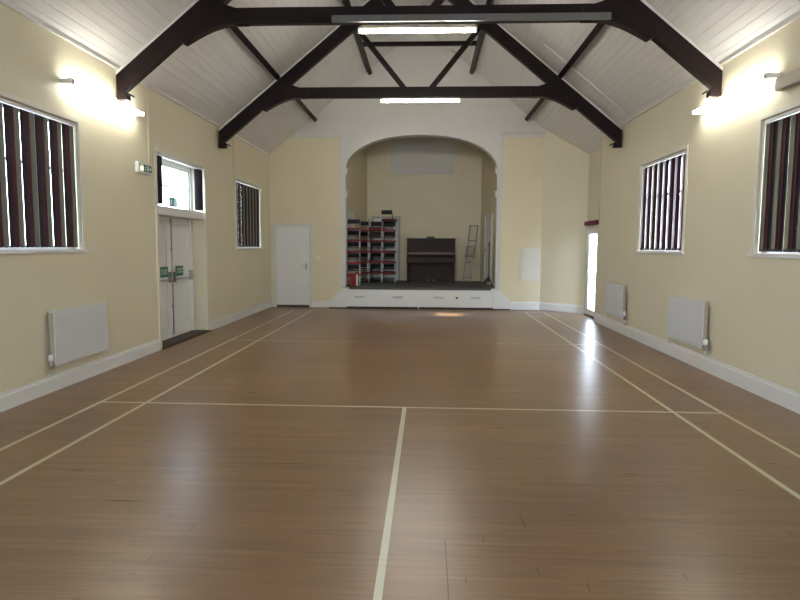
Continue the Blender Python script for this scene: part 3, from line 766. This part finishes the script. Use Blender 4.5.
# ------------------------------------------------------------------ stage recess fittings
def side_door(n, p0, p1, t0, t1, sgn, label):
    a = Vector((*p0, 0)); b_ = Vector((*p1, 0)); d_ = (b_-a).normalized()
    rz = math.atan2(d_.y, d_.x); c = a + d_*((t0+t1)/2); h = (t1-t0)/2
    root = empty('door_%d' % n, (c.x, c.y, SZ), rz); struct(root, label, 'door')
    f = MB(); y0, y1 = (-.03*sgn, 0) if sgn > 0 else (0, .03)
    y0, y1 = min(y0, y1), max(y0, y1)
    for u in ((-h, -h+.07), (h-.07, h)): f.box(*u, y0, y1, 0, 1.95)
    f.box(-h+.07, h-.07, y0, y1, 1.88, 1.95); f.build('door_frame', WHITE, root)
    f = MB(); f.box(-h+.07, h-.07, y0*.5, y1*.5, .01, 1.88); lo = f.build('door_leaf', WHITE, root)
    hx = h-.14
    f = MB(); yh = (y0 if sgn > 0 else y1)*1.6; f.tube([(hx, 0, .95), (hx, yh, .95)], .02, 8); f.build('knob', BRASS, lo)
side_door(4, LW0, LW1, .35, 1.25, 1, 'white door on the left side of the stage recess')
side_door(5, RW0, RW1, 1.05, 2.05, -1, 'white door on the right side of the stage recess')
root = empty('door_6', (-1.05, RB, SZ)); struct(root, 'white framed door in the rear wall behind the stacked chairs', 'door')
f = MB()
for u in ((-.44, -.37), (.37, .44)): f.box(*u, -.03, 0, 0, 1.93)
f.box(-.37, .37, -.03, 0, 1.86, 1.93); f.build('door_frame', mat('grey_trim_paint', (.42, .4, .38), .5), root)
f = MB(); f.box(-.37, .37, -.015, 0, 0, 1.86); f.build('door_leaf', WHITE, root)
f = MB(); f.box(-.95, .95, -.03, 0, 0, 1.15); o = f.build('blanked_hatch', PLASTER, None, bevel=.004, loc=(.02, RB, 3.71)); tag(o, 'pale rectangular panel high on the rear wall of the stage', 'wall panel')
f = MB(); f.box(-1.60, -.36, RB-.025, RB, 3.58, 3.62); o = f.build('trim_9', CREAM_FAR); struct(o, 'short picture rail on the stage rear wall', 'moulding')

# piano
PX, PY = .315, 17.48
root = empty('upright_piano', (PX, PY, SZ), label='dark walnut upright piano standing against the stage rear wall', cat='piano')
hw = .695
for s_ in (-1, 1):
    f = MB(); f.box(min(s_*hw, s_*(hw-.035)), max(s_*hw, s_*(hw-.035)), 0, .55, .0, 1.24); f.build('side', PIANO, root, bevel=.004)
    f = MB(); f.prism([(-.27, .56), (-.27, .74), (-.22, .78), (0, .80), (0, .56)], min(s_*hw, s_*(hw-.06)), max(s_*hw, s_*(hw-.06)), 'X'); f.build('key_cheek', PIANO, root, bevel=.004)
    f = MB(); x = s_*(hw-.05); f.tube([(x, -.22, .05), (x, -.22, .12), (x, -.22, .3), (x, -.22, .5), (x, -.22, .56)], [.03, .022, .034, .026, .036], 12); f.box(x-.035, x+.035, -.27, 0, 0, .05); f.build('leg', PIANO, root)
f = MB(); f.box(-hw-.02, hw+.02, -.04, .57, 1.24, 1.27); f.build('lid', PIANO, root, bevel=.006)
f = MB(); f.box(-hw+.035, hw-.035, .02, .05, .86, 1.24)
for x in (-.44, 0, .44): f.box(x-.19, x+.19, .008, .02, .92, 1.19)
f.build('upper_panel', PIANO, root, bevel=.004)
f = MB(); f.box(-hw+.035, hw-.035, -.0, .06, .80, .86); f.build('music_rail', PIANOL, root, bevel=.004)
f = MB(); f.prism([(-.24, .66), (-.24, .72), (-.18, .76), (.02, .80), (.05, .80), (.05, .66)], -hw+.06, hw-.06, 'X'); f.build('key_lid', PIANO, root, bevel=.004)
f = MB(); f.box(-hw+.06, hw-.06, -.27, .06, .58, .66); f.build('keybed', PIANO, root, bevel=.004)
f = MB(); f.box(-hw+.035, hw-.035, .03, .06, .1, .58); f.box(-.5, .5, .018, .03, .17, .52); f.build('lower_panel', PIANO, root, bevel=.004)
f = MB(); f.box(-hw+.035, hw-.035, .0, .5, .0, .1); f.build('bottom_rail', PIANO, root)
f = MB(); f.box(-hw+.02, hw-.02, .5, .54, .05, 1.23); f.build('back', PIANO, root)
for x in (-.08, .08):
    f = MB(); f.box(x-.02, x+.02, -.1, .01, .045, .06); f.build('pedal', BRASS, root, bevel=.003)
f = MB(); f.box(-.12, .12, -.08, .08, 0, .035); f.box(-.10, .10, -.07, .07, .035, .05, M=Matrix.Rotation(.2, 4, 'Z')); o = f.build('music_book', BLACK, None, bevel=.003, loc=(PX-.02, PY+.15, SZ+1.27)); tag(o, 'small dark book lying on top of the piano', 'book')

# stacked chairs
LEG, STEP = .254, .300
def make_chair():
    root = empty('stacking_chair', (0, 0, 0), label='', cat='chair', group='red seated chairs stacked on the stage')
    f = MB(); f.box(-.185, .185, -.18, .18, LEG, LEG+.044); f.build('seat', RED, root, bevel=.010)
    f = MB(); f.prism([(.172, .42), (.190, .42), (.202, .535), (.184, .535)], -.165, .165, 'X'); f.build('backrest', NAVY, root, bevel=.005)
    for sx in (-1, 1):
        f = MB(); f.tube([(sx*.178, -.165, LEG+.005), (sx*.178, -.17, 0)], .0125, 8); f.build('leg', CHROME, root)
        f = MB(); f.tube([(sx*.178, .17, 0), (sx*.178, .165, LEG), (sx*.170, .192, LEG+.16), (sx*.165, .208, LEG+.275)], .0105, 8); f.build('leg', CHROME if sx > 0 else BLACK, root)
    f = MB(); f.tube([(-.178, -.165, .09), (.178, -.165, .09)], .007, 6); f.build('stretcher', BLACK, root); f = MB(); f.tube([(-.178, .168, .09), (.178, .168, .09)], .007, 6); f.build('stretcher', BLACK, root)
    f = MB(); f.box(-.18, .18, -.172, .172, LEG-.022, LEG); f.build('seat_frame', BLACK, root)
    return root
ch0 = make_chair()
colx = [-.87, -1.26, -1.65, -2.02 + .0]
cy = [17.05, 17.10, 17.05, 16.85]
names = ['rightmost stack', 'second stack from the piano', 'third stack from the piano', 'leftmost stack, partly behind the arch edge']
lev = ['bottom', 'second lowest', 'middle', 'second highest', 'topmost']
first = True
colx[3] = -1.62; colx = [-.87, -1.26, -1.65]; 
for ci, (x, y) in enumerate(zip(colx, cy)):
    for lv in range(5):
        c = ch0 if first else copy_tree(ch0); first = False
        c.location = (x + random.uniform(-.006, .006), y + random.uniform(-.008, .008), SZ + lv*(LEG+.046) + .001)
        c.rotation_euler = (0, 0, random.uniform(-.06, .06))
        c['label'] = 'red seated chair, %s of its stack, %s' % (lev[lv], ['stack nearest the piano', 'middle stack', 'stack nearest the left side wall'][ci])
for ci, x in enumerate((-.89, -1.28)):
    for lv in range(5):
        c = copy_tree(ch0); c.location = (x, 17.52, SZ + lv*(LEG+.046) + .001); c.rotation_euler = (0, 0, random.uniform(-.05, .05))
        c['label'] = 'red seated chair, %s of the rear stack %s' % (lev[lv], ('nearest the piano', 'behind the middle stack')[ci])
# front-left short stack, standing close to the arch edge
for lv in range(5):
    c = copy_tree(ch0); c.location = (-1.745, 15.74, SZ + lv*(LEG+.046) + .001); c.rotation_euler = (0, 0, .05)
    c['label'] = 'red seated chair, %s of its stack, stack in front beside the arch edge' % lev[lv]
zt = SZ + 5*(LEG+.046) + .002; zi = SZ + 4*(LEG+.046) + 2*(LEG+.044) + .006
for i, (x, y, rx, ry, rz, dz, lb) in enumerate(((-.88, 17.05, 0, 0, 2.8, .0, 'loose chair turned sideways on top of the stack nearest the piano'),
                                     (-1.26, 17.06, PI, 0, 0, zi-zt, 'loose chair turned upside down on top of the middle stack'))):
    c = copy_tree(ch0); c.location = (x, y, zt + dz); c.rotation_euler = (rx, ry, rz); c['label'] = lb
root = empty('folder_box', (-1.69, 15.42, SZ), .1, label='small red upright box on the stage in front of the chairs', cat='box')
f = MB(); f.box(-.10, .06, -.06, .06, 0, .33); f.build('box_body', RED, root, bevel=.004)
f = MB(); f.box(.06, .11, -.05, .05, .01, .30); f.build('paper', SIGNW, root)

# ladder
def ladder(loc, h, wd, lean_x, lean_y, label, n):
    root = empty('ladder', loc, label=label, cat='ladder')
    top = Vector((lean_x, lean_y, h))
    for i, s_ in enumerate((-1, 1)):
        f = MB(); o_ = Vector((s_*wd/2, 0, 0)); f.bar(o_, o_+top*.62, .036, .05); f.build('rail', LADM, root)
        o2 = Vector((s_*wd/2+.03, -.055, 0)) + top*.42
        f = MB(); f.bar(o2, o2+top*.58, .036, .045); f.build('upper_rail', LADM, root)
    for k in range(n):
        t = .08+.54*k/(n-1); p = top*t; f = MB(); f.tube([p+Vector((-wd/2, 0, 0)), p+Vector((wd/2, 0, 0))], .012, 8); f.build('rung', LADM, root)
        t = .46+.53*k/(n-1); p = top*t + Vector((.03, -.055, 0)); f = MB(); f.tube([p+Vector((-wd/2, 0, 0)), p+Vector((wd/2, 0, 0))], .012, 8); f.build('rung', LADM, root)
    f = MB(); p = top*.45; f.box(p.x-wd/2-.03, p.x+wd/2+.05, p.y-.08, p.y+.03, p.z-.02, p.z+.02); f.build('clamp', GREY, root)
ladder((1.36, 17.35, SZ+.02), 1.64, .22, .17, .35, 'grey metal two-section ladder leaning in the right corner of the stage', 3)

# dark stand
root = empty('microphone_stand', (1.83, 15.85, SZ), .4, label='thin black tripod stand at the right edge of the stage opening', cat='stand')
f = MB(); f.tube([(0, 0, .1), (0, 0, 1.15)], .011, 8); f.build('pole', BLACK, root)
for k in range(3):
    a = k*2*PI/3 + 2.7; f = MB(); f.tube([(0, 0, .26), (.27*math.cos(a)*.7, .27*math.sin(a)*.7, .012)], .013, 8); f.build('leg', BLACK, root)
f = MB(); f.tube([(0, 0, .1), (0, 0, .28)], .022, 10); f.build('hub', BLACK, root)
f = MB(); f.tube([(-.02, 0, 1.1), (.0, 0, 1.1)], .02, 8); f.build('knob', BLACK, root)
# dark bundle beside it
f = MB(); f.bar((-.18, 0, .03), (.06, .02, .17), .05, .06); f.bar((-.02, .03, .03), (.08, .03, .26), .04, .05)
o = f.build('folded_bracket', BLACK, None, loc=(1.72, 15.55, SZ)); tag(o, 'folded black metal frame on the stage floor by the right jamb', 'metal frame')

# ------------------------------------------------------------------ outside
g = MB(); g.box(-30, -4.2, -30, 40, -.25, -.15); g.box(4.2, 30, -30, 40, -.25, -.15)
struct(g.build('ground', GROUND), 'pale paving outside the hall', 'ground')
g = MB(); g.box(6.4, 6.6, 10.2, 16.5, -.2, 2.86)  # added wall, shapes the sun through the door into a floor patch
struct(g.build('wall_sun_blocker', EXTW), 'rendered wall added outside to cut the sun through the glazed door', 'wall')
